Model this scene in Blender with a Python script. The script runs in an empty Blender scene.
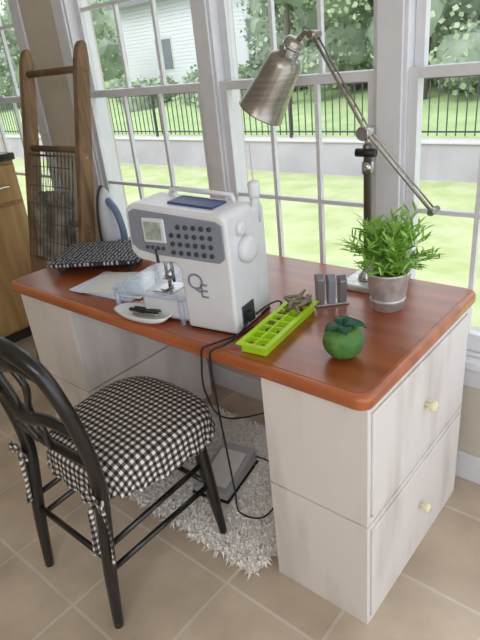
import bpy, bmesh, math, random
from mathutils import Vector, Matrix, noise
random.seed(7)
sc=bpy.context.scene
COL=sc.collection
# ---------------------------------------------------------------- helpers
def s2l(c):
    return tuple(((v/255)/12.92 if v/255<=.04045 else ((v/255+.055)/1.055)**2.4) for v in c)
def mat(name,rgb,rough=.5,metal=0,rgb2=None,scale=20,detail=3,stretch=(1,1,1),bump=0,bscale=None,coat=0,spec=.5,trans=0,alpha=1,lo=.35,hi=.65,crough=.15):
    m=bpy.data.materials.new(name);m.use_nodes=True
    nt=m.node_tree;b=nt.nodes['Principled BSDF']
    c=s2l(rgb)+(1,)
    b.inputs['Base Color'].default_value=c
    b.inputs['Roughness'].default_value=rough
    b.inputs['Metallic'].default_value=metal
    b.inputs['Coat Weight'].default_value=coat
    b.inputs['Coat Roughness'].default_value=crough
    b.inputs['Specular IOR Level'].default_value=spec
    b.inputs['Transmission Weight'].default_value=trans
    b.inputs['Alpha'].default_value=alpha
    tc=nt.nodes.new('ShaderNodeTexCoord');mp=nt.nodes.new('ShaderNodeMapping')
    mp.inputs['Scale'].default_value=stretch
    nt.links.new(tc.outputs['Object'],mp.inputs['Vector'])
    n=nt.nodes.new('ShaderNodeTexNoise');n.inputs['Scale'].default_value=scale;n.inputs['Detail'].default_value=detail
    nt.links.new(mp.outputs[0],n.inputs['Vector'])
    if rgb2 is None: rgb2=tuple(min(255,v*.98) for v in rgb)
    r=nt.nodes.new('ShaderNodeValToRGB')
    r.color_ramp.elements[0].position=lo;r.color_ramp.elements[1].position=hi
    r.color_ramp.elements[0].color=c;r.color_ramp.elements[1].color=s2l(rgb2)+(1,)
    nt.links.new(n.outputs['Fac'],r.inputs[0]);nt.links.new(r.outputs[0],b.inputs['Base Color'])
    if bump:
        n2=nt.nodes.new('ShaderNodeTexNoise');n2.inputs['Scale'].default_value=bscale or scale*2
        nt.links.new(mp.outputs[0],n2.inputs['Vector'])
        bp=nt.nodes.new('ShaderNodeBump');bp.inputs['Strength'].default_value=bump;bp.inputs['Distance'].default_value=.01
        nt.links.new(n2.outputs['Fac'],bp.inputs['Height']);nt.links.new(bp.outputs[0],b.inputs['Normal'])
    return m
def group(name,loc=(0,0,0),rz=0):
    e=bpy.data.objects.new(name,None);COL.objects.link(e);e.location=loc;e.rotation_euler=(0,0,rz)
    e.empty_display_size=.05
    return e
def finish(name,bm,m,parent=None,smooth=False,bevel=0,seg=2,loc=None,rot=None):
    me=bpy.data.meshes.new(name)
    bmesh.ops.recalc_face_normals(bm,faces=bm.faces)
    bm.to_mesh(me);bm.free()
    o=bpy.data.objects.new(name,me);COL.objects.link(o)
    for mm in (m if isinstance(m,(list,tuple)) else [m]): me.materials.append(mm)
    if smooth:
        for p in me.polygons:p.use_smooth=True
    if parent:o.parent=parent
    if loc:o.location=loc
    if rot:o.rotation_euler=rot
    if bevel:
        md=o.modifiers.new('b','BEVEL');md.width=bevel;md.segments=seg;md.limit_method='ANGLE';md.angle_limit=math.radians(35)
        for p in me.polygons:p.use_smooth=True
        wn=o.modifiers.new('w','WEIGHTED_NORMAL');wn.keep_sharp=True
    return o
def addbox(bm,c,s,M=None,mi=0):
    r=bmesh.ops.create_cube(bm,size=1)
    mt=Matrix.Translation(c)@Matrix.Diagonal((s[0],s[1],s[2],1))
    if M is not None: mt=M@mt
    bmesh.ops.transform(bm,matrix=mt,verts=r['verts'])
    for v in r['verts']:
        for f in v.link_faces:f.material_index=mi
def box(name,c,s,m,parent=None,bevel=0,seg=2,rot=None):
    bm=bmesh.new();addbox(bm,(0,0,0),s);return finish(name,bm,m,parent,bevel=bevel,seg=seg,loc=c,rot=rot)
def bb(x0,x1,y0,y1,z0,z1): return ((x0+x1)/2,(y0+y1)/2,(z0+z1)/2),(x1-x0,y1-y0,z1-z0)
def boxes(name,L,m,parent=None,bevel=0):
    bm=bmesh.new()
    for b in L:
        c,s=bb(*b);addbox(bm,c,s)
    return finish(name,bm,m,parent,bevel=bevel)
def crom(P,k=6):
    P=[Vector(p) for p in P];out=[]
    for i in range(len(P)-1):
        a=P[max(i-1,0)];b=P[i];c=P[i+1];d=P[min(i+2,len(P)-1)]
        for j in range(k):
            t=j/k
            out.append(.5*((2*b)+(c-a)*t+(2*a-5*b+4*c-d)*t*t+(3*b-a-3*c+d)*t**3))
    out.append(P[-1]);return out
def addtube(bm,pts,rad,n=10,sm=0,flat=1,mi=0):
    if sm:
        if not isinstance(rad,(int,float)):
            R=[]
            for i in range(len(rad)-1):
                for j in range(sm):R.append(rad[i]+(rad[i+1]-rad[i])*j/sm)
            R.append(rad[-1]);rad=R
        pts=crom(pts,sm)
    pts=[Vector(p) for p in pts]
    if isinstance(rad,(int,float)):rad=[rad]*len(pts)
    T=[]
    for i in range(len(pts)):
        a=pts[max(i-1,0)];b=pts[min(i+1,len(pts)-1)];T.append((b-a).normalized())
    up=Vector((0,0,1)) if abs(T[0].z)<.9 else Vector((1,0,0))
    N=(up-T[0]*up.dot(T[0])).normalized();rings=[]
    for i,p in enumerate(pts):
        N=(N-T[i]*N.dot(T[i])).normalized();B=T[i].cross(N)
        rings.append([bm.verts.new(p+rad[i]*(N*math.cos(2*math.pi*k/n)+B*flat*math.sin(2*math.pi*k/n))) for k in range(n)])
    for i in range(len(rings)-1):
        for k in range(n):
            f=bm.faces.new((rings[i][k],rings[i][(k+1)%n],rings[i+1][(k+1)%n],rings[i+1][k]));f.material_index=mi;f.smooth=True
    for r in (rings[0],rings[-1]):
        f=bm.faces.new(r);f.material_index=mi
def tube(name,pts,rad,m,parent=None,n=10,sm=0,flat=1):
    bm=bmesh.new();addtube(bm,pts,rad,n,sm,flat=flat)
    return finish(name,bm,m,parent)
def addlathe(bm,prof,seg=32,M=None,lobes=0,la=0,mi=0):
    rings=[]
    for r,z in prof:
        ring=[]
        for k in range(seg):
            a=2*math.pi*k/seg;rr=max(r,1e-4)*(1+la*math.cos(lobes*a))
            v=Vector((rr*math.cos(a),rr*math.sin(a),z))
            if M is not None:v=M@v
            ring.append(bm.verts.new(v))
        rings.append(ring)
    for i in range(len(rings)-1):
        for k in range(seg):
            f=bm.faces.new((rings[i][k],rings[i][(k+1)%seg],rings[i+1][(k+1)%seg],rings[i+1][k]));f.smooth=True;f.material_index=mi
    for r in (rings[0],rings[-1]):
        f=bm.faces.new(r);f.material_index=mi
def lathe(name,prof,m,parent=None,seg=32,M=None,lobes=0,la=0):
    bm=bmesh.new();addlathe(bm,prof,seg,M,lobes,la);return finish(name,bm,m,parent)
def align(p,d):
    return Matrix.Translation(p)@Vector(d).to_track_quat('Z','Y').to_matrix().to_4x4()
def extrude_poly(name,P,y0,y1,m,parent,bevel=0,seg=3):
    bm=bmesh.new();a=[bm.verts.new((x,y0,z)) for x,z in P];b=[bm.verts.new((x,y1,z)) for x,z in P]
    bm.faces.new(a);bm.faces.new(b[::-1]);n=len(P)
    for i in range(n):bm.faces.new((a[i],a[(i+1)%n],b[(i+1)%n],b[i]))
    return finish(name,bm,m,parent,bevel=bevel,seg=seg)
def rrect(x0,x1,y0,y1,r,k=6):
    P=[]
    for cx,cy,a0 in ((x1-r,y1-r,0),(x0+r,y1-r,90),(x0+r,y0+r,180),(x1-r,y0+r,270)):
        for i in range(k+1):
            a=math.radians(a0+90*i/k);P.append((cx+r*math.cos(a),cy+r*math.sin(a)))
    return P
def slab(name,P,z0,z1,m,parent=None,bevel=0,seg=3):
    bm=bmesh.new();a=[bm.verts.new((x,y,z0)) for x,y in P];b=[bm.verts.new((x,y,z1)) for x,y in P]
    bm.faces.new(a[::-1]);bm.faces.new(b);n=len(P)
    for i in range(n):bm.faces.new((a[i],a[(i+1)%n],b[(i+1)%n],b[i]))
    return finish(name,bm,m,parent,bevel=bevel,seg=seg)
# ---------------------------------------------------------------- materials
M_white=mat('white_trim_paint',(226,227,234),.45)
M_wall=mat('wall_paint',(206,198,186),.8)
M_ceil=mat('ceiling_paint',(238,236,230),.9)
M_desk=mat('orange_stained_wood',(168,88,48),.32,rgb2=(138,67,35),scale=3,detail=8,stretch=(.6,7,7),coat=.75,crough=.22,bump=.02,bscale=30)
M_edge=mat('stained_wood_edge',(194,112,66),.34,rgb2=(162,86,48),scale=3,detail=5,stretch=(.7,5,5),coat=.5,crough=.2)
M_cab=mat('cream_painted_wood',(234,229,228),.5,rgb2=(206,196,192),scale=9,detail=10,stretch=(1,1,.25),bump=.18,bscale=18,lo=.50,hi=.80)
M_knob=mat('cream_ceramic',(238,230,200),.25,coat=.5)
M_gap=mat('dark_gap',(60,52,46),.9)
M_black=mat('black_gloss_paint',(26,24,24),.3,rgb2=(34,31,30),coat=.3)
M_blackpl=mat('black_plastic',(22,22,24),.5)
M_body=mat('machine_white_plastic',(228,230,238),.35,coat=.2)
M_grey=mat('machine_grey_panel',(140,146,160),.45)
M_dgrey=mat('dark_grey_plastic',(60,62,70),.45)
M_lcd=mat('lcd_screen',(182,194,184),.2,rgb2=(146,162,150),scale=60)
M_blue=mat('blue_plastic',(62,76,128),.4)
M_steel=mat('polished_steel',(190,190,190),.25,metal=1)
M_nick=mat('brushed_nickel',(176,170,164),.30,metal=.85,rgb2=(156,150,144),scale=8,stretch=(1,1,20))
M_post=mat('satin_steel_post',(120,118,116),.35,metal=.7)
M_galv=mat('galvanized_metal',(240,240,242),.28,metal=.45,rgb2=(198,200,204),scale=30,detail=4,bump=.15)
M_clear=mat('clear_acrylic',(200,220,250),.08,alpha=.42,coat=.6)
M_lime=mat('lime_silicone',(186,228,40),.4)
M_apple=mat('green_felt_apple',(60,112,50),.5,rgb2=(92,138,66),scale=30,detail=5,bump=.25,bscale=150)
M_leafd=mat('teal_green_leaf',(20,82,58),.5)
M_leaf=mat('plant_leaf',(104,162,52),.45,rgb2=(164,208,96),scale=14)
M_soil=mat('soil',(50,36,26),.95)
M_rope=mat('brown_clips',(112,80,54),.6)
M_ladder=mat('ladder_pine',(146,114,84),.6,rgb2=(104,80,58),scale=7,detail=6,stretch=(5,5,.6),bump=.1)
M_rung=mat('ladder_rung_wood',(130,104,78),.6,rgb2=(96,74,54),scale=10)
M_oak=mat('cabinet_oak',(186,152,106),.5,rgb2=(162,128,84),scale=6,detail=5,stretch=(4,4,.5))
M_counter=mat('dark_granite',(40,36,36),.2,rgb2=(80,74,70),scale=90)
M_rug=mat('shag_cotton',(252,249,246),.95,rgb2=(240,235,231),scale=40)
M_pedal=mat('pedal_grey_plastic',(176,176,178),.45)
M_ceram=mat('white_ceramic',(240,240,244),.15,coat=.5)
M_paper=mat('paper',(226,234,250),.4,rgb2=(180,200,240),scale=12)
M_sole=mat('iron_soleplate',(96,98,104),.3,metal=.8)
M_iron=mat('iron_plastic',(206,210,222),.35)
M_ironh=mat('iron_handle_blue_grey',(110,124,158),.4)
M_conc=mat('retaining_wall_concrete',(178,174,184),.9,rgb2=(164,160,170),scale=1,detail=5)
M_grass=mat('lawn_grass',(158,176,112),.95,rgb2=(192,198,160),scale=1.8,detail=12,lo=.25,hi=.75)  # lawn colours lightened to imitate haze outside
M_grass2=mat('far_lawn_grass',(154,182,126),.95,rgb2=(176,196,144),scale=1.2,detail=8)
M_fol=mat('tree_foliage',(134,156,120),.9,rgb2=(182,196,168),scale=.7,detail=6)  # haze put into the foliage base colours, paler and greyer than the leaves
M_fold=mat('tree_foliage_dark',(118,134,118),.95,rgb2=(160,172,154),scale=.6,detail=8)
M_trunk=mat('tree_bark',(110,102,96),.95)
M_siding=mat('white_siding',(218,220,226),.7)
M_roof=mat('roof_shingle',(110,110,116),.9)
M_fence=mat('black_iron_fence',(60,60,64),.5)
M_dkwin=mat('dark_window_glass',(110,118,126),.15)
def gingham():
    m=bpy.data.materials.new('gingham_cotton');m.use_nodes=True;nt=m.node_tree;b=nt.nodes['Principled BSDF'];b.inputs['Roughness'].default_value=.85
    tc=nt.nodes.new('ShaderNodeAttribute');tc.attribute_name='cloth';sp=nt.nodes.new('ShaderNodeSeparateXYZ');nt.links.new(tc.outputs['Vector'],sp.inputs[0])
    def M(op,a,bv):
        n=nt.nodes.new('ShaderNodeMath');n.operation=op
        for i,v in enumerate((a,bv)):
            if v is None:continue
            if isinstance(v,(int,float)):n.inputs[i].default_value=v
            else:nt.links.new(v,n.inputs[i])
        return n.outputs[0]
    k=1/.0205
    A=M('GREATER_THAN',M('FRACT',M('ADD',M('MULTIPLY',sp.outputs[0],k),100),None),.5)
    B=M('GREATER_THAN',M('FRACT',M('ADD',M('MULTIPLY',sp.outputs[1],k),100),None),.5)
    s=M('MULTIPLY',M('ADD',A,B),.5)
    r=nt.nodes.new('ShaderNodeValToRGB');r.color_ramp.interpolation='CONSTANT'
    e=r.color_ramp.elements;e[0].position=0;e[0].color=s2l((26,24,26))+(1,);e[1].position=.25;e[1].color=s2l((108,102,102))+(1,)
    e2=e.new(.75);e2.color=s2l((236,230,226))+(1,)
    nt.links.new(s,r.inputs[0]);nt.links.new(r.outputs[0],b.inputs['Base Color']);return m
M_ging=gingham()
def setcloth(o,vals):
    at=o.data.attributes.new('cloth','FLOAT_VECTOR','POINT')
    for i,v in enumerate(vals):at.data[i].vector=v
def dots():
    m=bpy.data.materials.new('black_print_fabric');m.use_nodes=True;nt=m.node_tree;b=nt.nodes['Principled BSDF'];b.inputs['Roughness'].default_value=.8
    tc=nt.nodes.new('ShaderNodeTexCoord');v=nt.nodes.new('ShaderNodeTexVoronoi');v.voronoi_dimensions='2D';v.inputs['Scale'].default_value=62;v.inputs['Randomness'].default_value=.35
    nt.links.new(tc.outputs['Object'],v.inputs['Vector'])
    r=nt.nodes.new('ShaderNodeValToRGB');r.color_ramp.elements[0].position=.20;r.color_ramp.elements[1].position=.30
    r.color_ramp.elements[0].color=s2l((196,198,208))+(1,);r.color_ramp.elements[1].color=s2l((38,40,50))+(1,)
    nt.links.new(v.outputs['Distance'],r.inputs[0]);nt.links.new(r.outputs[0],b.inputs['Base Color']);return m
M_dots=dots()
def tiles():
    m=bpy.data.materials.new('ceramic_floor_tile');m.use_nodes=True;nt=m.node_tree;b=nt.nodes['Principled BSDF']
    tc=nt.nodes.new('ShaderNodeTexCoord');mp=nt.nodes.new('ShaderNodeMapping');mp.inputs['Location'].default_value=(.07,.12,0)
    nt.links.new(tc.outputs['Object'],mp.inputs[0])
    br=nt.nodes.new('ShaderNodeTexBrick');br.offset=0;br.squash=1
    br.inputs['Scale'].default_value=1;br.inputs['Brick Width'].default_value=.335;br.inputs['Row Height'].default_value=.335
    br.inputs['Mortar Size'].default_value=.006;br.inputs['Mortar Smooth'].default_value=.3;br.inputs['Bias'].default_value=0
    br.inputs['Color1'].default_value=s2l((212,198,182))+(1,);br.inputs['Color2'].default_value=s2l((200,185,168))+(1,);br.inputs['Mortar'].default_value=s2l((222,213,202))+(1,)
    nt.links.new(mp.outputs[0],br.inputs['Vector'])
    n=nt.nodes.new('ShaderNodeTexNoise');n.inputs['Scale'].default_value=5;n.inputs['Detail'].default_value=8;nt.links.new(tc.outputs['Object'],n.inputs['Vector'])
    r=nt.nodes.new('ShaderNodeValToRGB');r.color_ramp.elements[0].position=.3;r.color_ramp.elements[1].position=.7
    r.color_ramp.elements[0].color=(.74,.70,.67,1);r.color_ramp.elements[1].color=(1.08,1.05,1.03,1)
    nt.links.new(n.outputs['Fac'],r.inputs[0])
    mx=nt.nodes.new('ShaderNodeMix');mx.data_type='RGBA';mx.blend_type='MULTIPLY';mx.inputs[0].default_value=1
    nt.links.new(br.outputs['Color'],mx.inputs[6]);nt.links.new(r.outputs[0],mx.inputs[7]);nt.links.new(mx.outputs[2],b.inputs['Base Color'])
    b.inputs['Roughness'].default_value=.3
    bp=nt.nodes.new('ShaderNodeBump');bp.inputs['Strength'].default_value=.25;bp.inputs['Distance'].default_value=.004;bp.invert=True
    nt.links.new(br.outputs['Fac'],bp.inputs['Height']);nt.links.new(bp.outputs[0],b.inputs['Normal'])
    return m
M_tile=tiles()
# ---------------------------------------------------------------- room
YW=.74
box('floor',*bb(-3.3,2.6,-3.6,.95,-.1,0),M_tile)
box('ceiling',*bb(-3.3,2.6,-3.6,.95,2.5,2.6),M_ceil)
box('wall_left',*bb(-3.4,-3.3,-3.6,.95,-.1,2.6),M_wall)
box('wall_front_light_block',*bb(-3.4,2.6,-3.7,-3.6,-.1,2.6),M_wall)  # unseen wall behind the camera, added to cut ambient light on the window posts
wins=[(-3.0,-2.28),(-1.86,-1.085),(-1.02,-.36),(-.285,.38),(.46,1.15)]
ZS,ZM,ZT=.50,1.375,2.1
xs=[-3.3]+[v for w in wins for v in w]+[2.6]
L=[(-3.3,2.6,YW,.95,0,ZS),(-3.3,2.6,YW,.95,ZT,2.5)]
for i in range(0,len(xs),2):
    L.append((xs[i],xs[i+1],YW,.88,ZS,ZT))
boxes('wall_back',L,M_wall)
C=[]
for i in range(0,len(xs),2):
    a,b=xs[i],xs[i+1]
    if b-a<.2: C.append((a-.003,b+.003,YW-.012,YW-.0005,ZS,ZT))
    else:
        C.append((a-.003,a+.075,YW-.012,YW-.0005,ZS,ZT));C.append((b-.075,b+.003,YW-.012,YW-.0005,ZS,ZT))
C.append((-3.1,1.25,YW-.014,YW-.0005,ZT,ZT+.09))
boxes('trim_1',C,M_white,bevel=.003)
boxes('trim_2',[(-3.1,1.25,YW-.04,YW-.0005,ZS-.03,ZS-.001),(-3.08,1.23,YW-.012,YW-.0005,ZS-.11,ZS-.031)],M_white,bevel=.003)
boxes('baseboard_back',[(-3.3,2.6,YW-.015,YW,0,.11)],M_white,bevel=.004)
boxes('baseboard_left',[(-3.3,-3.285,-3.6,YW-.016,0,.11)],M_white,bevel=.004)
mg=bpy.data.materials.new('window_glass');mg.use_nodes=True;nt=mg.node_tree;nt.nodes.remove(nt.nodes['Principled BSDF'])
t=nt.nodes.new('ShaderNodeBsdfTransparent');g=nt.nodes.new('ShaderNodeBsdfGlossy');g.inputs['Roughness'].default_value=.02
mx=nt.nodes.new('ShaderNodeMixShader');mx.inputs[0].default_value=.04
nt.links.new(t.outputs[0],mx.inputs[1]);nt.links.new(g.outputs[0],mx.inputs[2]);nt.links.new(mx.outputs[0],nt.nodes['Material Output'].inputs[0])
for i,(a,b) in enumerate(wins):
    e=group('window_%d'%(i+1),((a+b)/2,YW,ZS))
    h=(b-a)/2-.0005
    def W(nm,L,m=M_white,bevel=.002):
        boxes(nm,[(x0,x1,y0,y1,z0-ZS,z1-ZS) for x0,x1,y0,y1,z0,z1 in L],m,e,bevel)
    j=.012
    W('jambs',[(-h,-h+j,0.0,.12,ZS,ZT),(h-j,h,0.0,.12,ZS,ZT),(-h+j+.0002,h-j-.0002,0.0,.12,ZT-.02,ZT),(-h+j+.0002,h-j-.0002,0.0,.12,ZS,ZS+.012)],bevel=0)
    s=.03
    def sash(nm,y0,y1,z0,z1,rb,rt):
        xl,xr=-h+j+.0005,h-j-.0005;xa,xb=xl+s,xr-s
        L=[(xl,xa,y0,y1,z0,z1),(xb,xr,y0,y1,z0,z1),(xa+.0003,xb-.0003,y0,y1,z0+.0002,z0+rb),(xa+.0003,xb-.0003,y0,y1,z1-rt,z1-.0002)]
        W(nm+'_frame',L,bevel=.0015)
        L=[]
        for k in (1,2):
            xx=xa+(xb-xa)*k/3;L.append((xx-.007,xx+.007,y0+.006,y1-.006,z0+rb,z1-rt))
        zz=(z0+rb+z1-rt)/2;L.append((xa,xb,y0+.0055,y1-.0055,zz-.007,zz+.007))
        W(nm+'_muntins',L,bevel=0)
        W(nm+'_glass',[(xa,xb,(y0+y1)/2-.001,(y0+y1)/2+.001,z0+rb,z1-rt)],mg,0)
    sash('lower_sash',.012,.042,ZS+.013,ZM,.06,.03)
    sash('upper_sash',.046,.076,ZM-.03,ZT-.021,.03,.05)
    W('sash_lock',[(-.025,.025,.012,.03,ZM+.001,ZM+.012)],M_white,.002)
# ---------------------------------------------------------------- outside
def gridmesh(name,x0,x1,y0,y1,nx,ny,fz,m):
    bm=bmesh.new();V=[[bm.verts.new((x0+(x1-x0)*i/nx,y0+(y1-y0)*j/ny,fz(x0+(x1-x0)*i/nx,y0+(y1-y0)*j/ny))) for j in range(ny+1)] for i in range(nx+1)]
    for i in range(nx):
        for j in range(ny):
            bm.faces.new((V[i][j],V[i+1][j],V[i+1][j+1],V[i][j+1]))
    return finish(name,bm,m,smooth=True)
GZ=lambda y:-.50+(y-10.6)*.075
gridmesh('ground_lawn',-40,14,.96,10.19,40,12,lambda x,y:-1.22+.03*noise.noise(Vector((x,y,0))),M_grass)
gridmesh('ground_hill',-70,20,10.5,36,50,24,lambda x,y:GZ(y)+.12*noise.noise(Vector((x*.2,y*.2,0))),M_grass2)
e=group('retaining_wall',(-13,10.35,-1.3))
box('wall_face',(0,0,.4),(54,.3,.8),M_conc,e,bevel=.02)
box('wall_cap',(0,0,.83),(54,.4,.055),mat('cap_stone',(204,200,204),.8),e,bevel=.01)
bm=bmesh.new()
zb,zt=-.44,.77
x=-34
while x<8:
    addbox(bm,(x,10.4,(zb+.06+zt)/2),(.02,.02,zt-zb-.06));x+=.185
x=-34
while x<8:
    addbox(bm,(x,10.4,(zb+zt)/2+.03),(.055,.055,zt-zb+.06));x+=2.4
addbox(bm,(-13,10.4,.70),(42,.035,.03));addbox(bm,(-13,10.4,-.3),(42,.035,.03))
finish('iron_fence',bm,M_fence)
e=group('white_house',(-21,21,.2))
boxes('siding',[(-5,5.2,.0,.04,k*.17,k*.17+.16) for k in range(25)],M_siding,e)
boxes('body',[(-5,5.2,.05,6,-.3,4.2)],M_siding,e)
boxes('windows',[(-2.5,-1.4,-.03,.06,1.0,2.4),(.6,1.7,-.03,.06,1.0,2.4),(3.7,4.6,-.03,.06,.3,2.7)],M_dkwin,e)
boxes('window_frames',[(-2.6,-1.3,-.01,.05,.9,2.5),(.5,1.8,-.01,.05,.9,2.5),(3.6,4.7,-.01,.05,.15,2.85)],mat('house_trim',(200,202,206),.6),e)
bm=bmesh.new()
for a in ((-5.5,-.6,4.1),(5.7,-.6,4.1),(5.7,3,6.5),(-5.5,3,6.5)):bm.verts.new(a)
bm.faces.new(bm.verts);finish('roof',bm,M_roof,e)
bm=bmesh.new();rr=random.Random(3)
blobs=[]
for k in range(125):
    y=rr.uniform(14.5,26);ra=rr.uniform(-.76,-.1);x=.47+(y+.9)*ra
    r=rr.uniform(.8,1.9);z=GZ(y)+rr.uniform(.5,1)*r if k%3==0 else GZ(y)+rr.uniform(.8,5.5)
    if y<19 and z<2: r*=.6
    blobs.append((x,y,z,r))
for k in range(45):
    y=rr.uniform(15,28);ra=rr.uniform(-2.3,-1.27);x=.47+(y+.9)*ra
    blobs.append((x,y,GZ(y)+rr.uniform(.5,5),rr.uniform(.9,2.2)))
for k in range(22):
    y=rr.uniform(15,19.5);ra=rr.uniform(-1.3,-.75);x=.47+(y+.9)*ra
    blobs.append((x,y,GZ(y)+.35,rr.uniform(.45,.85)))
for x,y,z,r in blobs:
    ic=bmesh.ops.create_icosphere(bm,subdivisions=3,radius=r*.78)
    for v in ic['verts']:
        v.co*=1+.45*noise.noise(v.co*1.2+Vector((x,y,z)))+.18*noise.noise(v.co*5);v.co+=Vector((x,y,z))
        for f in v.link_faces:f.material_index=1
    for i in range(int(330*r)):
        d=Vector((rr.gauss(0,1),rr.gauss(0,1),rr.gauss(0,1))).normalized()*r*rr.uniform(.65,1.12)
        c=Vector((x,y,z))+d;s=rr.uniform(.035,.11)
        a=Vector((rr.gauss(0,1),rr.gauss(0,1),rr.gauss(0,1))).normalized();b=a.cross(Vector((rr.gauss(0,1),rr.gauss(0,1),rr.gauss(0,1)))).normalized()
        bm.faces.new([bm.verts.new(c+a*s),bm.verts.new(c+b*s),bm.verts.new(c-a*s),bm.verts.new(c-b*s)])
for k in range(12):
    y=rr.uniform(14,20);x=.47+(y+.9)*rr.uniform(-.74,-.2)
    z0=GZ(y)-.2
    addtube(bm,[(x,y,z0),(x+.1,y,z0+3),(x-.1,y+.2,z0+8)],[.11,.09,.06],8,mi=2)
vs=[]
for i in range(61):
    x=-85+115*i/60;vs.append((bm.verts.new((x,36,0)),bm.verts.new((x,38,9+2.5*noise.noise(Vector((x*.3,0,0)))))))
for i in range(60):
    f=bm.faces.new((vs[i][0],vs[i+1][0],vs[i+1][1],vs[i][1]));f.material_index=1
finish('tree_line',bm,[M_fol,M_fold,M_trunk])
# ---------------------------------------------------------------- desk
e=group('wooden_desk',(0,0,0))
slab('top',rrect(-1.54,0,0,.69,.035),.722,.760,M_edge,e,bevel=.012,seg=4)
slab('top_surface',rrect(-1.522,-.018,.018,.672,.028),.7590,.7612,M_desk,e)
def pedestal(px0,px1,nm,side):
    y0,y1=.022,.654
    for k,(z0,z1) in enumerate(((0,.361),(.367,.7215))):
        t=.016
        xr=px1 if not side else px1-.004
        L=[(px0,xr,y0,y0+t,z0,z1),(px0,xr,y1-t,y1,z0,z1),(px0,px0+t,y0+t+.0002,y1-t-.0002,z0,z1),
           (px0+t,px1-.024,y0+t,y1-t,z0+.0005,z0+t),(px0+t,px1-.024,y0+t,y1-t,z1-t,z1-.0005)]
        if not side: L.append((px1-t,px1,y0+t+.0002,y1-t-.0002,z0,z1))
        boxes('%s_case_%d'%(nm,k+1),L,M_cab,e,bevel=.0015)
        if side:
            boxes('%s_inner_%d'%(nm,k+1),[(px1-.05,px1-.044,y0+t,y1-t,z0+t,z1-t)],M_gap,e)
            boxes('%s_rail_%d'%(nm,k+1),[(px1-.018,px1-.004,y0+t+.0002,y1-t-.0002,z0,z0+t),(px1-.018,px1-.004,y0+t+.0002,y1-t-.0002,z1-t,z1)],M_cab,e)
            boxes('%s_drawer_%d'%(nm,k+1),[(px1-.022,px1,y0+.022,y1-.022,z0+.022,z1-.022)],M_cab,e,bevel=.004)
            zc=(z0+z1)/2+.01
            lathe('%s_knob_%d'%(nm,k+1),[(.008,0),(.007,.012),(.014,.018),(.017,.024),(.015,.031),(.006,.035)],M_knob,e,20,align((px1,(y0+y1)/2,zc),(1,0,0)))
pedestal(-.314,-.006,'right_pedestal',True)
pedestal(-1.50,-1.18,'left_pedestal',False)
# ---------------------------------------------------------------- sewing machine
e=group('sewing_machine',(-.44,.092,.7614),math.radians(9))
e.scale=(1.045,1.045,1.02)
P=[(0,.004),(0,.312),(-.014,.332),(-.29,.352),(-.318,.338),(-.323,.215),(-.30,.192),(-.245,.186),(-.175,.192),(-.162,.178),(-.16,.004)]
extrude_poly('body',P,0,.135,M_body,e,bevel=.011,seg=4)
box('column_rear',*bb(-.15,-.002,.10,.195,.004,.318),M_body,e,bevel=.014,seg=4)
box('base_feet',*bb(-.155,-.006,.006,.19,0,.006),M_blackpl,e)
box('free_arm',*bb(-.335,-.15,.015,.125,.004,.082),M_body,e,bevel=.018,seg=4)
box('needle_plate',*bb(-.295,-.225,.03,.11,.080,.0845),M_steel,e,bevel=.002)
extrude_poly('control_panel',[(-.012,.220),(-.012,.306),(-.03,.316),(-.287,.338),(-.306,.328),(-.311,.238),(-.29,.222),(-.24,.213),(-.03,.206)],-.003,.02,M_grey,e,bevel=.003)
box('screen_bezel',*bb(-.262,-.188,-.007,.01,.248,.316),M_body,e,bevel=.004)
box('screen',*bb(-.253,-.197,-.009,.0,.257,.307),M_lcd,e,bevel=.002)
bm=bmesh.new()
for i in range(6):
    for j in range(4):
        if i<1 and j>2:continue
        addlathe(bm,[(.0062,0),(.0062,.004),(.004,.006)],14,align((-.168+i*.024,-.003,.226+j*.0235),(0,-1,0)))
for i in range(4): addlathe(bm,[(.005,0),(.005,.004),(.003,.006)],12,align((-.255+i*.018,-.003,.234),(0,-1,0)))
finish('buttons',bm,M_dgrey,e)
bm=bmesh.new()
addlathe(bm,[(.034,0),(.036,.006),(.036,.016),(.030,.022),(.015,.024)],40,align((0,.075,.225),(1,0,0)),24,.012)
finish('handwheel',bm,M_body,e)
lathe('bobbin_wheel',[(.02,0),(.02,.008),(.01,.012)],M_body,e,24,align((0,.06,.285),(1,0,0)))
box('top_tray',*bb(-.2,-.06,.035,.105,.332,.3465),M_blue,e,bevel=.003,rot=(0,.075,0))
tube('carry_handle',[(-.25,.118,.345),(-.245,.118,.366),(-.05,.118,.352),(-.045,.118,.33)],[.007,.007,.007,.007],M_body,e,10)
lathe('spool_pin',[(.012,.27),(.012,.36),(.009,.365),(.0025,.37),(.0025,.47)],M_body,e,16,Matrix.Translation((-.012,.165,0)))
lathe('thread_guide',[(.014,0),(.016,.01),(.016,.04),(.01,.045)],M_body,e,16,Matrix.Translation((-.012,.165,.335)))
bm=bmesh.new()
addtube(bm,[(-.262,.062,.19),(-.262,.062,.115)],.0045,10);addtube(bm,[(-.262,.062,.12),(-.262,.062,.088)],.0012,6)
addtube(bm,[(-.25,.075,.19),(-.25,.075,.10)],.0045,10);addbox(bm,(-.256,.064,.12),(.022,.016,.014))
addbox(bm,(-.262,.055,.089),(.018,.04,.004));addbox(bm,(-.262,.07,.098),(.006,.008,.018))
addtube(bm,[(-.235,.05,.15),(-.228,.02,.145),(-.226,.005,.14)],.003,8)
finish('presser_foot',bm,M_steel,e)
box('thread_slot',*bb(-.232,-.226,-.005,.02,.19,.23),M_dgrey,e)
slab('extension_table',rrect(-.45,-.162,.005,.24,.03),.074,.080,M_clear,e,bevel=.002)
bm=bmesh.new()
for a,b in ((-.435,.022),(-.435,.225),(-.185,.01),(-.185,.225)):addtube(bm,[(a,b,0),(a,b,.074)],.008,12)
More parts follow.
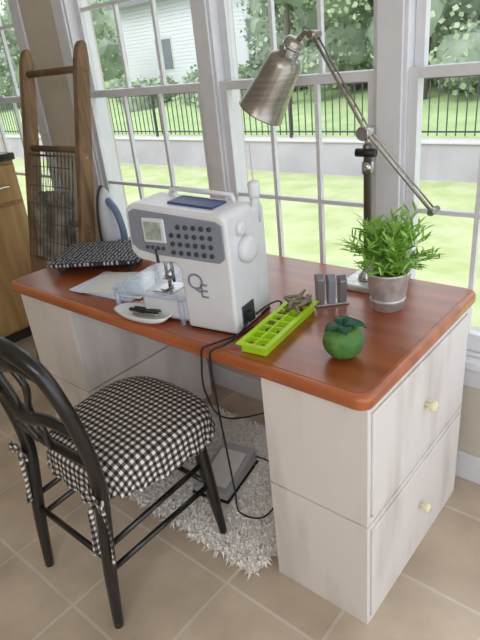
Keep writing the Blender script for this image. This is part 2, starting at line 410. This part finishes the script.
finish('table_legs',bm,M_clear,e)
def text(s,name,parent,loc,size,m,rot=(math.pi/2,0,0)):
    c=bpy.data.curves.new(name,'FONT');c.body=s;c.size=size;c.extrude=.0006
    to=bpy.data.objects.new(name,c);COL.objects.link(to)
    bpy.context.view_layer.update()
    me=bpy.data.meshes.new_from_object(to.evaluated_get(bpy.context.evaluated_depsgraph_get()))
    bpy.data.objects.remove(to);o=bpy.data.objects.new(name,me);COL.objects.link(o);me.materials.clear();me.materials.append(m)
    o.parent=parent;o.location=loc;o.rotation_euler=rot
text('Q',"letter_q",e,(-.142,-.001,.125),.066,M_grey)
text('E',"letter_e",e,(-.105,-.001,.103),.058,M_grey)
box('socket_panel',*bb(-.003,.003,.03,.09,.02,.075),M_dgrey,e,bevel=.002)
box('plug_block',*bb(-.002,.02,.035,.065,.03,.055),M_blackpl,e,bevel=.003)
# ---------------------------------------------------------------- cables
g=group('power_cable',(0,0,0))
tube('foot_control_cord',[(-.435,.14,.80),(-.420,.08,.785),(-.435,.03,.768),(-.450,.0,.764),(-.454,-.012,.74),(-.45,-.012,.6),(-.45,0,.42),(-.47,.03,.24),(-.50,.07,.1),(-.46,.14,.045),(-.48,.26,.045),(-.58,.36,.05),(-.672,.365,.050)],.003,M_blackpl,g,8,8)
tube('mains_cord',[(-.435,.17,.80),(-.428,.21,.81),(-.435,.27,.80),(-.445,.30,.775),(-.435,.24,.768),(-.435,.12,.768),(-.47,.02,.766),(-.483,-.006,.762),(-.487,-.012,.73),(-.49,-.012,.62),(-.53,.1,.45),(-.60,.45,.25),(-.62,.70,.15)],.0028,M_blackpl,g,8,8)
# ---------------------------------------------------------------- dish
e=group('ceramic_spoon_rest',(-.775,.040,.7614),math.radians(6))
prof=[(.02,.003),(.6,.003),(.8,.012),(1.0,.03),(.95,.031),(.76,.015),(.55,.008),(.02,.008)]
bm=bmesh.new();rings=[]
for r,z in prof:
    ring=[]
    for k in range(40):
        a=2*math.pi*k/40;ring.append(bm.verts.new((r*.11*math.copysign(abs(math.cos(a))**.8,math.cos(a)),r*.044*math.copysign(abs(math.sin(a))**.8,math.sin(a)),z)))
    rings.append(ring)
for i in range(len(rings)-1):
    for k in range(40):bm.faces.new((rings[i][k],rings[i][(k+1)%40],rings[i+1][(k+1)%40],rings[i+1][k]))
bm.faces.new(rings[0]);bm.faces.new(rings[-1]);bmesh.ops.translate(bm,vec=(0,0,-.003),verts=bm.verts)
finish('dish',bm,M_ceram,e,smooth=True)
tube('seam_ripper',[(-.06,.008,.02),(.0,.0,.025),(.07,-.005,.034)],[.006,.005,.003],M_blackpl,e,10)
tube('thread_snips',[(-.03,-.012,.018),(.03,-.015,.026),(.085,-.018,.036)],[.004,.005,.002],M_steel,e,8)
tube('marking_pen',[(-.05,.02,.022),(.06,.018,.03)],.005,M_dgrey,e,10)
# ---------------------------------------------------------------- lime tray
e=group('lime_ice_cube_tray',(-.365,.185,.7614),math.radians(8))
bm=bmesh.new();w,l,h=.08,.30,.028;nx,ny=2,8;t=.004
addbox(bm,(0,0,.0015),(w-.012,l-.012,.003))
for i in range(nx+1):
    addbox(bm,(-w/2+.006+(w-.012)*i/nx,0,h/2),(t,l-.01,h-.0005))
for j in range(ny+1):
    addbox(bm,(0,-l/2+.006+(l-.012)*j/ny,h/2),(w-.01,t,h-.0015))
addbox(bm,(-w/2,0,h-.002),(.012,l+.01,.004));addbox(bm,(w/2,0,h-.002),(.012,l+.01,.004))
addbox(bm,(0,-l/2,h-.002),(w+.012,.012,.0045));addbox(bm,(0,l/2,h-.002),(w+.012,.012,.0045))
finish('tray',bm,M_lime,e)
bm=bmesh.new();rr=random.Random(5)
for k in range(34):
    cx=-w/2+.006+(w-.012)*(rr.randrange(2)+.5)/2;cy=-l/2+.006+(l-.012)*(rr.randrange(8)+.5)/8
    if rr.random()<.5: cy=abs(cy)*.6+.06
    r=rr.uniform(.005,.009);ic=bmesh.ops.create_icosphere(bm,subdivisions=2,radius=r);q=Vector((cx+rr.uniform(-.008,.008),cy+rr.uniform(-.008,.008),.008+rr.uniform(0,.02)))
    for v in ic['verts']:v.co=Vector((v.co.x*1.3,v.co.y,v.co.z*.7))+q
finish('buttons_and_beads',bm,M_rope,e,smooth=True)
bm=bmesh.new()
for k in range(14):
    a=rr.uniform(0,6.28);c=Vector((rr.uniform(-.03,.03),.1+rr.uniform(-.04,.05),.04+rr.uniform(0,.01)));d=Vector((math.cos(a),math.sin(a),rr.uniform(-.1,.4)))*.022
    addtube(bm,[c-d,c,c+d],[.004,.006,.003],8)
finish('clothes_clips',bm,[mat('clip_metal',(140,128,110),.4,metal=.4)],e)
# ---------------------------------------------------------------- apple
e=group('green_apple_pincushion',(-.142,.145,.7614))
pr=[]
S=1.07
for i in range(25):
    a=-math.pi/2+math.pi*i/24
    r=.047*math.cos(a)*(1+.06*math.sin(a));z=.043*math.sin(a)+.043
    if i>19:z-=.014*((i-19)/5)**1.5
    if i<3:z+=.005*((3-i)/3)
    pr.append((r*S,z*S))
z0=min(z for r,z in pr);pr=[(r,z-z0) for r,z in pr]
lathe('body',pr,M_apple,e,48,None,8,.018)
tube('stem',[(0,0,.073),(.002,0,.09),(.006,.002,.107)],[.004,.003,.004],M_leafd,e,8,4)
bm=bmesh.new()
for an,ln in ((.3,.055),(2.3,.05),(4.2,.05),(5.4,.045),(1.3,.045)):
    n=8;prev=None
    for i in range(n+1):
        t=i/n;w=.018*math.sin(math.pi*min(1,t*.93+.05));d=Vector((math.cos(an),math.sin(an),0));s=Vector((-d.y,d.x,0))
        c=d*ln*t+Vector((0,0,.085+.012*math.sin(t*2.6)-.006*t))
        cur=[bm.verts.new(c-s*w),bm.verts.new(c+Vector((0,0,-.003))),bm.verts.new(c+s*w)]
        if prev:
            bm.faces.new((prev[0],prev[1],cur[1],cur[0]));bm.faces.new((prev[1],prev[2],cur[2],cur[1]))
        prev=cur
o=finish('leaves',bm,M_leafd,e,smooth=True);md=o.modifiers.new('s','SOLIDIFY');md.thickness=.0025
# ---------------------------------------------------------------- plant
e=group('potted_plant',(-.178,.452,.7614))
lathe('galvanized_pot',[(.041,0),(.045,.002),(.059,.108),(.063,.111),(.063,.116),(.058,.116),(.055,.095),(.01,.093)],M_galv,e,40)
lathe('pot_bands',[(.0493,.028),(.051,.03),(.0505,.034),(.0500,.036)],M_galv,e,40)
lathe('soil',[(.002,.094),(.054,.095),(.054,.099),(.002,.1)],M_soil,e,24)
bm=bmesh.new();rr=random.Random(11)
def leaf(b,d,ln,w):
    d=d.normalized();s=d.cross(Vector((rr.gauss(0,.4),rr.gauss(0,.4),1))).normalized();u=s.cross(d)
    prev=None
    for i in range(5):
        t=i/4;ww=w*math.sin(math.pi*(t*.82+.12))*(1-t**4)
        c=b+d*ln*t-Vector((0,0,1))*ln*.22*t*t
        cur=[bm.verts.new(c-s*ww+u*ww*.3),bm.verts.new(c),bm.verts.new(c+s*ww+u*ww*.3)]
        if prev:
            for q in (0,1):
                f=bm.faces.new((prev[q],prev[q+1],cur[q+1],cur[q]));f.smooth=True
        prev=cur
for k in range(95):
    a=rr.uniform(0,2*math.pi);til=rr.uniform(0,1)**.7*1.25
    d=Vector((math.cos(a)*math.sin(til),math.sin(a)*math.sin(til),math.cos(til)))
    b=Vector((rr.uniform(-.03,.03),rr.uniform(-.03,.03),.098));ln=rr.uniform(.11,.18)*(1-.1*til)
    pts=[b+d*ln*t+Vector((0,0,.02*math.sin(t*3))) for t in (0,.33,.66,1)]
    addtube(bm,pts,.0012,4)
    for j in range(13):
        t=.15+.85*j/12;c=b+d*ln*t+Vector((0,0,.02*math.sin(t*3)))
        a2=rr.uniform(0,6.28);dd=d*.8+Vector((math.cos(a2),math.sin(a2),rr.uniform(-.1,.7)))*.8
        leaf(c,dd,rr.uniform(.028,.058),rr.uniform(.0026,.0044))
finish('foliage',bm,M_leaf,e)
# ---------------------------------------------------------------- desk lamp
e=group('desk_lamp',(-.305,.57,.7614))
slab('base',rrect(-.065,.06,-.065,.065,.02),0,.022,M_galv,e,bevel=.006)
lathe('base_collar',[(.03,.022),(.028,.034),(.016,.05),(.013,.06)],M_steel,e,32)
lathe('post',[(.012,.02),(.012,.40),(.014,.402),(.014,.43),(.008,.435)],M_post,e,20)
lathe('post_collar',[(.0175,.35),(.0175,.385)],M_steel,e,20)
bm=bmesh.new();addlathe(bm,[(.014,-.022),(.016,-.02),(.016,.02),(.014,.022)],20,align((0,0,.465),(0,1,0)))
addlathe(bm,[(.018,-.006),(.02,0),(.018,.006)],20,align((0,-.03,.465),(0,1,0)));addtube(bm,[(0,0,.42),(0,0,.465)],.009,12)
finish('elbow_joint',bm,M_steel,e)
tube('clamp_knob',[(-.03,-.01,.41),(.03,-.01,.41)],[.012,.012],M_blackpl,e,14)
J1=Vector((.200,-.012,.258));J0=Vector((0,-.012,.468));J2=Vector((-.165,-.012,.725))
bm=bmesh.new();addtube(bm,[J1,J0,J2],.0048,12);addtube(bm,[J1+Vector((0,.024,0)),J0+Vector((0,.024,0)),J2+Vector((0,.024,0))],.0028,10)
addlathe(bm,[(.009,-.012),(.011,0),(.009,.036)],16,align(J1,(0,1,0)));addlathe(bm,[(.010,-.012),(.012,0),(.010,.036)],16,align(J2,(0,1,0)))
finish('swing_arm',bm,M_nick,e)
N0=Vector((-.242,0,.70));ax=Vector((-.13,-.03,-.20)).normalized()
tube('head_link',[J2+Vector((0,.012,0)),J2+Vector((-.03,.012,.008)),N0-ax*.0],.008,M_nick,e,12)
Ms=align(N0,ax)
lathe('shade',[(.004,-.027),(.022,-.025),(.029,-.016),(.030,.022),(.036,.026),(.048,.036),(.054,.055),(.059,.10),(.067,.16),(.073,.205),(.075,.208),(.072,.208),(.065,.16),(.057,.09),(.047,.048),(.02,.035),(.004,.035)],M_nick,e,48,Ms)
lathe('shade_ring',[(.0305,-.004),(.032,0),(.0305,.004)],M_steel,e,32,Ms)
lathe('bulb',[(.012,.036),(.014,.06),(.03,.1),(.032,.125),(.022,.15),(.004,.158)],mat('frosted_bulb',(240,236,226),.3),e,24,Ms)
tube('shade_knob',[N0+Vector((0,-.025,.0)),N0+Vector((.0,-.052,0))],[.006,.009],M_steel,e,12)
# ---------------------------------------------------------------- organizer
e=group('metal_card_holder',(-.330,.395,.7614),math.radians(-45))
Mp=mat('pewter',(150,152,158),.35,metal=.6)
for i in range(3):
    extrude_poly('fin_%d'%(i+1),[(-.014,0),(.014,0),(.024,.09-.006*i),(.006,.104-.006*i),(-.022,.094-.006*i)],-.045+i*.033,-.045+i*.033+.022,M_grey if i==1 else Mp,e,bevel=.003)
box('fin_base',(0,.0,.004),(.034,.1,.008),M_nick,e,bevel=.002)
# ---------------------------------------------------------------- ironing pad
e=group('tabletop_ironing_pad',(-1.335,.325,.7614),math.radians(33))
slab('fabric_pad',rrect(-.18,.18,-.14,.13,.02),.034,.050,M_dots,e,bevel=.006)
bm=bmesh.new()
for xx in (-.14,.14):
    addtube(bm,[(xx,-.12,.004),(xx,-.12,.036)],.004,8);addtube(bm,[(xx,.11,.004),(xx,.11,.036)],.004,8);addtube(bm,[(xx,-.125,.004),(xx,.115,.004)],.004,8)
finish('folding_legs',bm,M_dgrey,e)
e=group('paper_sheets',(-1.06,.185,.7614),math.radians(15))
for i in range(4):
    box('sheet_%d'%(i+1),(.012*i-.02,.008*i,.0012+.0024*i),(.30,.19,.002),M_paper if i%2==0 else M_ceram,e,rot=(0,0,.12*i-.15))
# ---------------------------------------------------------------- iron
e=group('clothes_iron',(-1.505,.49,.7614),math.radians(-6))
bm=bmesh.new();n=14;bp=bmesh.new()
def wz(t):return .052*(1-t**2.6)**.6 if t<1 else 0
ra=[];rb=[]
for i in range(n+1):
    t=i/n;w=max(wz(t),.0015);z=.262*t+.0001
    ra.append([bm.verts.new((x,y,z)) for x,y in ((0,-w),(.012,-w),(.012,w),(0,w))])
    w2=w*.93;d=.012+.05*(1-t)**.7+.004
    rb.append([bp.verts.new((.012+d*math.sin(math.pi*k/8)**.7 if 0<k<8 else .012,w2*-math.cos(math.pi*k/8),z*.97+.001)) for k in range(9)])
def loftit(b,R):
    m=len(R[0])
    for i in range(len(R)-1):
        for k in range(m):b.faces.new((R[i][k],R[i][(k+1)%m],R[i+1][(k+1)%m],R[i+1][k]))
    b.faces.new(R[0]);b.faces.new(R[-1])
loftit(bm,ra);loftit(bp,rb)
finish('soleplate',bm,M_sole,e);finish('housing',bp,M_iron,e,smooth=True)
tube('handle',[(.05,0,.022),(.095,0,.024),(.115,0,.055),(.11,0,.11),(.085,0,.165),(.035,0,.2)],[.018,.017,.015,.014,.015,.016],M_ironh,e,14,5)
box('heel',(.055,0,.006),(.1,.085,.012),M_iron,e,bevel=.005)
# ---------------------------------------------------------------- ladder
e=group('wooden_ladder',(-1.775,.235,0))
sl=.22
def lp(x,z,dy=0):return (x,sl*z+dy,z)
for nm,x in (('rail_left',-.205),('rail_right',.207)):
    bm=bmesh.new();rings=[]
    for z,w in ((0.008,.038),(.8,.035),(1.45,.032),(1.51,.029),(1.555,.020),(1.57,.008)):
        c=Vector(lp(x,z));rings.append([bm.verts.new(c+Vector(q)) for q in ((-.017,-w,0),(.017,-w,0),(.017,w,0),(-.017,w,0))])
    loftit(bm,rings);finish(nm,bm,M_ladder,e,bevel=.006)
for i in range(5):
    z=.25+.305*i;tube('rung_%d'%(i+1),[lp(-.225,z),lp(.225,z)],.014,M_rung,e,12)
for i in range(2): tube('tie_rod_%d'%(i+1),[lp(-.225,.83+.305*i),lp(.225,.83+.305*i)],.004,M_steel,e,8)
bm=bmesh.new()
for k in range(13):
    x=-.17+.34*k/12
    addtube(bm,[lp(x,1.155,-.03),lp(x,.84,-.05),lp(x,.70,-.06),(x,sl*.66+.01,.66),lp(x,.76,.03),lp(x,1.155,.02)],.0016,5)
for z in (.70,.78,.86,.94,1.02,1.10,1.15):
    addtube(bm,[lp(-.17,z,-.05),lp(.17,z,-.05)],.0016,5)
finish('hanging_wire_basket',bm,M_dgrey,e)
bm=bmesh.new()
for k in range(4):
    addbox(bm,(0,0,0),(.24-.02*k,.004,.3),Matrix.Translation(lp(-.03+.02*k,.84,-.03+.012*k))@Matrix.Rotation(-.2,4,'X'))
finish('magazines',bm,mat('magazine_cover',(170,168,160),.6,rgb2=(110,98,86),scale=14,detail=2),e)
# ---------------------------------------------------------------- kitchen cabinet
e=group('kitchen_cabinet',(-2.9,0,0))
box('carcass',*bb(-.35,.33,-1.4,.69,.09,1.06),M_oak,e)
box('toe_kick',*bb(-.35,.27,-1.4,.69,0,.09),M_gap,e)
box('countertop',*bb(-.36,.37,-1.42,.69,1.061,1.10),M_counter,e,bevel=.006)
y=.68
for i in range(4):
    y1=y-i*.52
    box('drawer_front_%d'%(i+1),*bb(.33,.35,y1-.5,y1,.84,1.04),M_oak,e,bevel=.005)
    box('door_panel_%d'%(i+1),*bb(.33,.35,y1-.5,y1,.11,.82),M_oak,e,bevel=.005)
    tube('handle_%d'%(i+1),[(.35,y1-.42,.93),(.385,y1-.40,.93),(.385,y1-.08,.93),(.35,y1-.06,.93)],.006,M_steel,e,10)
# ---------------------------------------------------------------- rug, pedal
e=group('shag_rug',(-.735,.24,0))
slab('rug_backing',rrect(-.36,.36,-.26,.30,.03),.0,.012,M_rug,e)
bm=bmesh.new();rr=random.Random(21)
ca,sa=math.cos(math.radians(12)),math.sin(math.radians(12))
for k in range(10500):
    x=rr.uniform(-.37,.37);y=rr.uniform(-.28,.315)
    px,py=x-.012,y+.0
    u_,v_=px*ca+py*sa,-px*sa+py*ca
    if abs(u_)<.10 and abs(v_)<.145: continue
    if math.hypot(x-.18,y+.205)<.035 or math.hypot(x+.25,y+.205)<.035: continue
    a=rr.uniform(0,6.28);ln=rr.uniform(.02,.042)
    d=Vector((math.cos(a),math.sin(a),0));s=Vector((-d.y,d.x,0))*.004
    b=Vector((x,y,.008));mid=b+d*ln*.45+Vector((0,0,rr.uniform(.008,.020)));tip=b+d*ln+Vector((0,0,rr.uniform(.0,.010)))
    q=[bm.verts.new(v) for v in (b-s,b+s,mid+s,mid-s,tip)]
    bm.faces.new(q[:4]);bm.faces.new((q[3],q[2],q[4]))
finish('shag_pile',bm,M_rug,e)
e=group('sewing_foot_pedal',(-.723,.24,.022),math.radians(12))
bm=bmesh.new();
V=[(-.075,-.12,0),(.075,-.12,0),(.075,.12,0),(-.075,.12,0),(-.07,-.115,.022),(.07,-.115,.022),(.07,.115,.06),(-.07,.115,.06)]
v=[bm.verts.new(q) for q in V]
for f in ((0,1,2,3),(4,5,6,7),(0,1,5,4),(1,2,6,5),(2,3,7,6),(3,0,4,7)):bm.faces.new([v[i] for i in f])
finish('pedal_body',bm,M_pedal,e,bevel=.008,seg=3)
box('tread',(0,-.005,.044),(.108,.17,.007),mat('tread_light',(226,224,222),.6),e,bevel=.003,rot=(math.atan2(.038,.23),0,0))
box('pedal_base',(0,0,-.004),(.156,.246,.010),M_blackpl,e,bevel=.003)
# ---------------------------------------------------------------- chair
e=group('dining_chair',(-.77,-.12,0))
def outl(a,s=1):
    c,sn=math.cos(a),math.sin(a)
    x=.212*math.copysign(abs(c)**.62,c);y=.225*math.copysign(abs(sn)**.66,sn)
    x*=1+.10*(y/.225)
    return x*s,y*s+.015
bm=bmesh.new();K=160;rings=[];cl=[]
for s,z in ((.02,.512),(.3,.511),(.55,.508),(.75,.502),(.88,.494),(.96,.484),(1.0,.472),(1.012,.46),(1.018,.445),(1.03,.425),(1.04,.405),(1.045,.395)):
    ring=[]
    for k in range(K):
        a=2*math.pi*k/K;x,y=outl(a,s)
        amt=max(0,(.47-z)/.06)
        rf=1+.014*amt*math.sin(a*44+math.sin(a*7))
        ring.append(bm.verts.new((x*rf,(y-.015)*rf+.015,z+(.004*amt*math.sin(a*22)))))
        d=max(0,.478-z)
        nx,ny=abs(math.cos(a))**1.4*math.copysign(1,math.cos(a)),abs(math.sin(a))**1.4*math.copysign(1,math.sin(a))
        if z<.48: x0,y0=outl(a,1);cl.append((x0+nx*d,y0+ny*d,0))
        else: cl.append((x,y,0))
    rings.append(ring)
for i in range(len(rings)-1):
    for k in range(K):
        f=bm.faces.new((rings[i][k],rings[i][(k+1)%K],rings[i+1][(k+1)%K],rings[i+1][k]));f.smooth=True
bm.faces.new(rings[0])
o=finish('seat_cushion',bm,M_ging,e);setcloth(o,cl)
slab('seat_frame',[outl(2*math.pi*k/60,.95) for k in range(60)],.39,.455,M_black,e,bevel=.01)
FR=(.215,.155,0);FL=(-.215,.155,0)
for nm,f,tp in (('leg_1',FR,(.165,.14,.43)),('leg_2',FL,(-.165,.14,.43))):
    f=Vector(f);tp=Vector(tp)
    tube(nm,[f,f.lerp(tp,.08),f.lerp(tp,.3),f.lerp(tp,.55),f.lerp(tp,.8),tp],[.012,.013,.018,.021,.022,.018],M_black,e,14)
for nm,sx in (('leg_3',1),('leg_4',-1)):
    tube(nm,[(.183*sx,-.275,0),(.181*sx,-.255,.2),(.178*sx,-.225,.42),(.182*sx,-.222,.52),(.190*sx,-.236,.64),(.186*sx,-.258,.76),(.155*sx,-.275,.845),(.09*sx,-.288,.885),(0,-.292,.895)],[.014,.019,.021,.02,.019,.019,.02,.022,.024],M_black,e,14,6)
tube('crest_lower',[(.17,-.262,.81),(.08,-.285,.85),(0,-.29,.84),(-.08,-.285,.85),(-.17,-.262,.81)],[.012,.018,.022,.018,.012],M_black,e,12,6)
tube('mid_rail',[(.187,-.24,.66),(.1,-.262,.685),(0,-.268,.665),(-.1,-.262,.685),(-.187,-.24,.66)],[.012,.016,.02,.016,.012],M_black,e,12,6)
tube('low_rail',[(.182,-.225,.555),(.0,-.24,.565),(-.182,-.225,.555)],[.012,.013,.012],M_black,e,12,6)
for sx in (1,-1):
    tube('splat_%d'%(1 if sx>0 else 2),[(.02*sx,-.29,.85),(.07*sx,-.28,.79),(.03*sx,-.27,.7),(.06*sx,-.265,.64),(.03*sx,-.245,.56)],[.009,.01,.009,.01,.009],M_black,e,10,6)
def L2(a,b,t):return tuple(Vector(a).lerp(Vector(b),t))
fr1=L2(FR,(.165,.14,.43),.5);fl1=L2(FL,(-.165,.14,.43),.5)
tube('stretcher_1',[(.181,-.252,.20),fr1],[.009,.009],M_black,e,10)
tube('stretcher_2',[(-.181,-.252,.20),fl1],[.009,.009],M_black,e,10)
tube('stretcher_3',[(.180,-.244,.28),L2(FR,(.165,.14,.43),.70)],.009,M_black,e,10)
tube('stretcher_4',[(-.180,-.244,.28),L2(FL,(-.165,.14,.43),.70)],.009,M_black,e,10)
tube('stretcher_5',[(.18,-.25,.24),(-.18,-.25,.24)],.009,M_black,e,10)
tube('stretcher_6',[fr1,fl1],.009,M_black,e,10)
bm=bmesh.new()
for sx in (1,-1):
    for j,(dx,dy,ln) in enumerate(((.02,-.02,.2),(-.01,-.035,.17))):
        b=Vector((.185*sx,-.22,.45));pts=[b,b+Vector((dx*sx,dy,-.02)),b+Vector((dx*1.5*sx,dy*1.2,-ln*.5)),b+Vector((dx*1.2*sx,dy*1.5,-ln))]
        addtube(bm,pts,[.006,.009,.007,.011],8,5,flat=.5)
    for an in (.4,2.4):
        b=Vector((.187*sx,-.243,.455));addtube(bm,[b,b+Vector((math.cos(an)*.03,-.012,math.sin(an)*.02+.008)),b+Vector((math.cos(an)*.045,-.012,-.012)),b],[.005,.01,.01,.005],8,5,flat=.5)
cl=[(v.co.x+v.co.y*.7,v.co.z,0) for v in bm.verts]
o=finish('seat_ties',bm,M_ging,e);setcloth(o,cl)
# ---------------------------------------------------------------- light
w=bpy.data.worlds.new('World');sc.world=w;w.use_nodes=True
bg=w.node_tree.nodes['Background'];bg.inputs[0].default_value=(.90,.95,1,1);bg.inputs[1].default_value=1.95
def area(name,loc,target,sx,sy,pw,col):
    l=bpy.data.lights.new(name,'AREA');l.shape='RECTANGLE';l.size=sx;l.size_y=sy;l.energy=pw;l.color=col
    o=bpy.data.objects.new(name,l);COL.objects.link(o);o.location=loc
    o.rotation_euler=(Vector(target)-Vector(loc)).to_track_quat('-Z','Y').to_euler();return o
area('interior_fill',(.6,-1.8,2.45),(-.2,-.6,0),1.4,1.4,32,(1,.94,.88))  # added fill light to brighten the interior, not a real fixture
s=bpy.data.lights.new('sun','SUN');s.energy=1.5;s.angle=math.radians(25);s.color=(1,.97,.92)
so=bpy.data.objects.new('sun',s);COL.objects.link(so);so.rotation_euler=(math.radians(42),0,math.radians(340))
# ---------------------------------------------------------------- camera
yaw,pitch,roll,fp=.7445,.446,-.1093,549.27
f=Vector((-math.sin(yaw)*math.cos(pitch),math.cos(yaw)*math.cos(pitch),-math.sin(pitch)))
r=f.cross(Vector((0,0,1))).normalized();u=r.cross(f)
r2=r*math.cos(roll)+u*math.sin(roll);u2=-r*math.sin(roll)+u*math.cos(roll)
cam=bpy.data.cameras.new('camera');co=bpy.data.objects.new('camera',cam);COL.objects.link(co)
mw=Matrix((r2,u2,-f)).transposed().to_4x4();mw.translation=Vector((.4745,-.8866,1.4531));co.matrix_world=mw
cam.sensor_fit='VERTICAL';cam.sensor_height=24;cam.lens=fp/640*24;cam.clip_start=.02;cam.clip_end=300
sc.camera=co
sc.view_settings.view_transform='Standard'
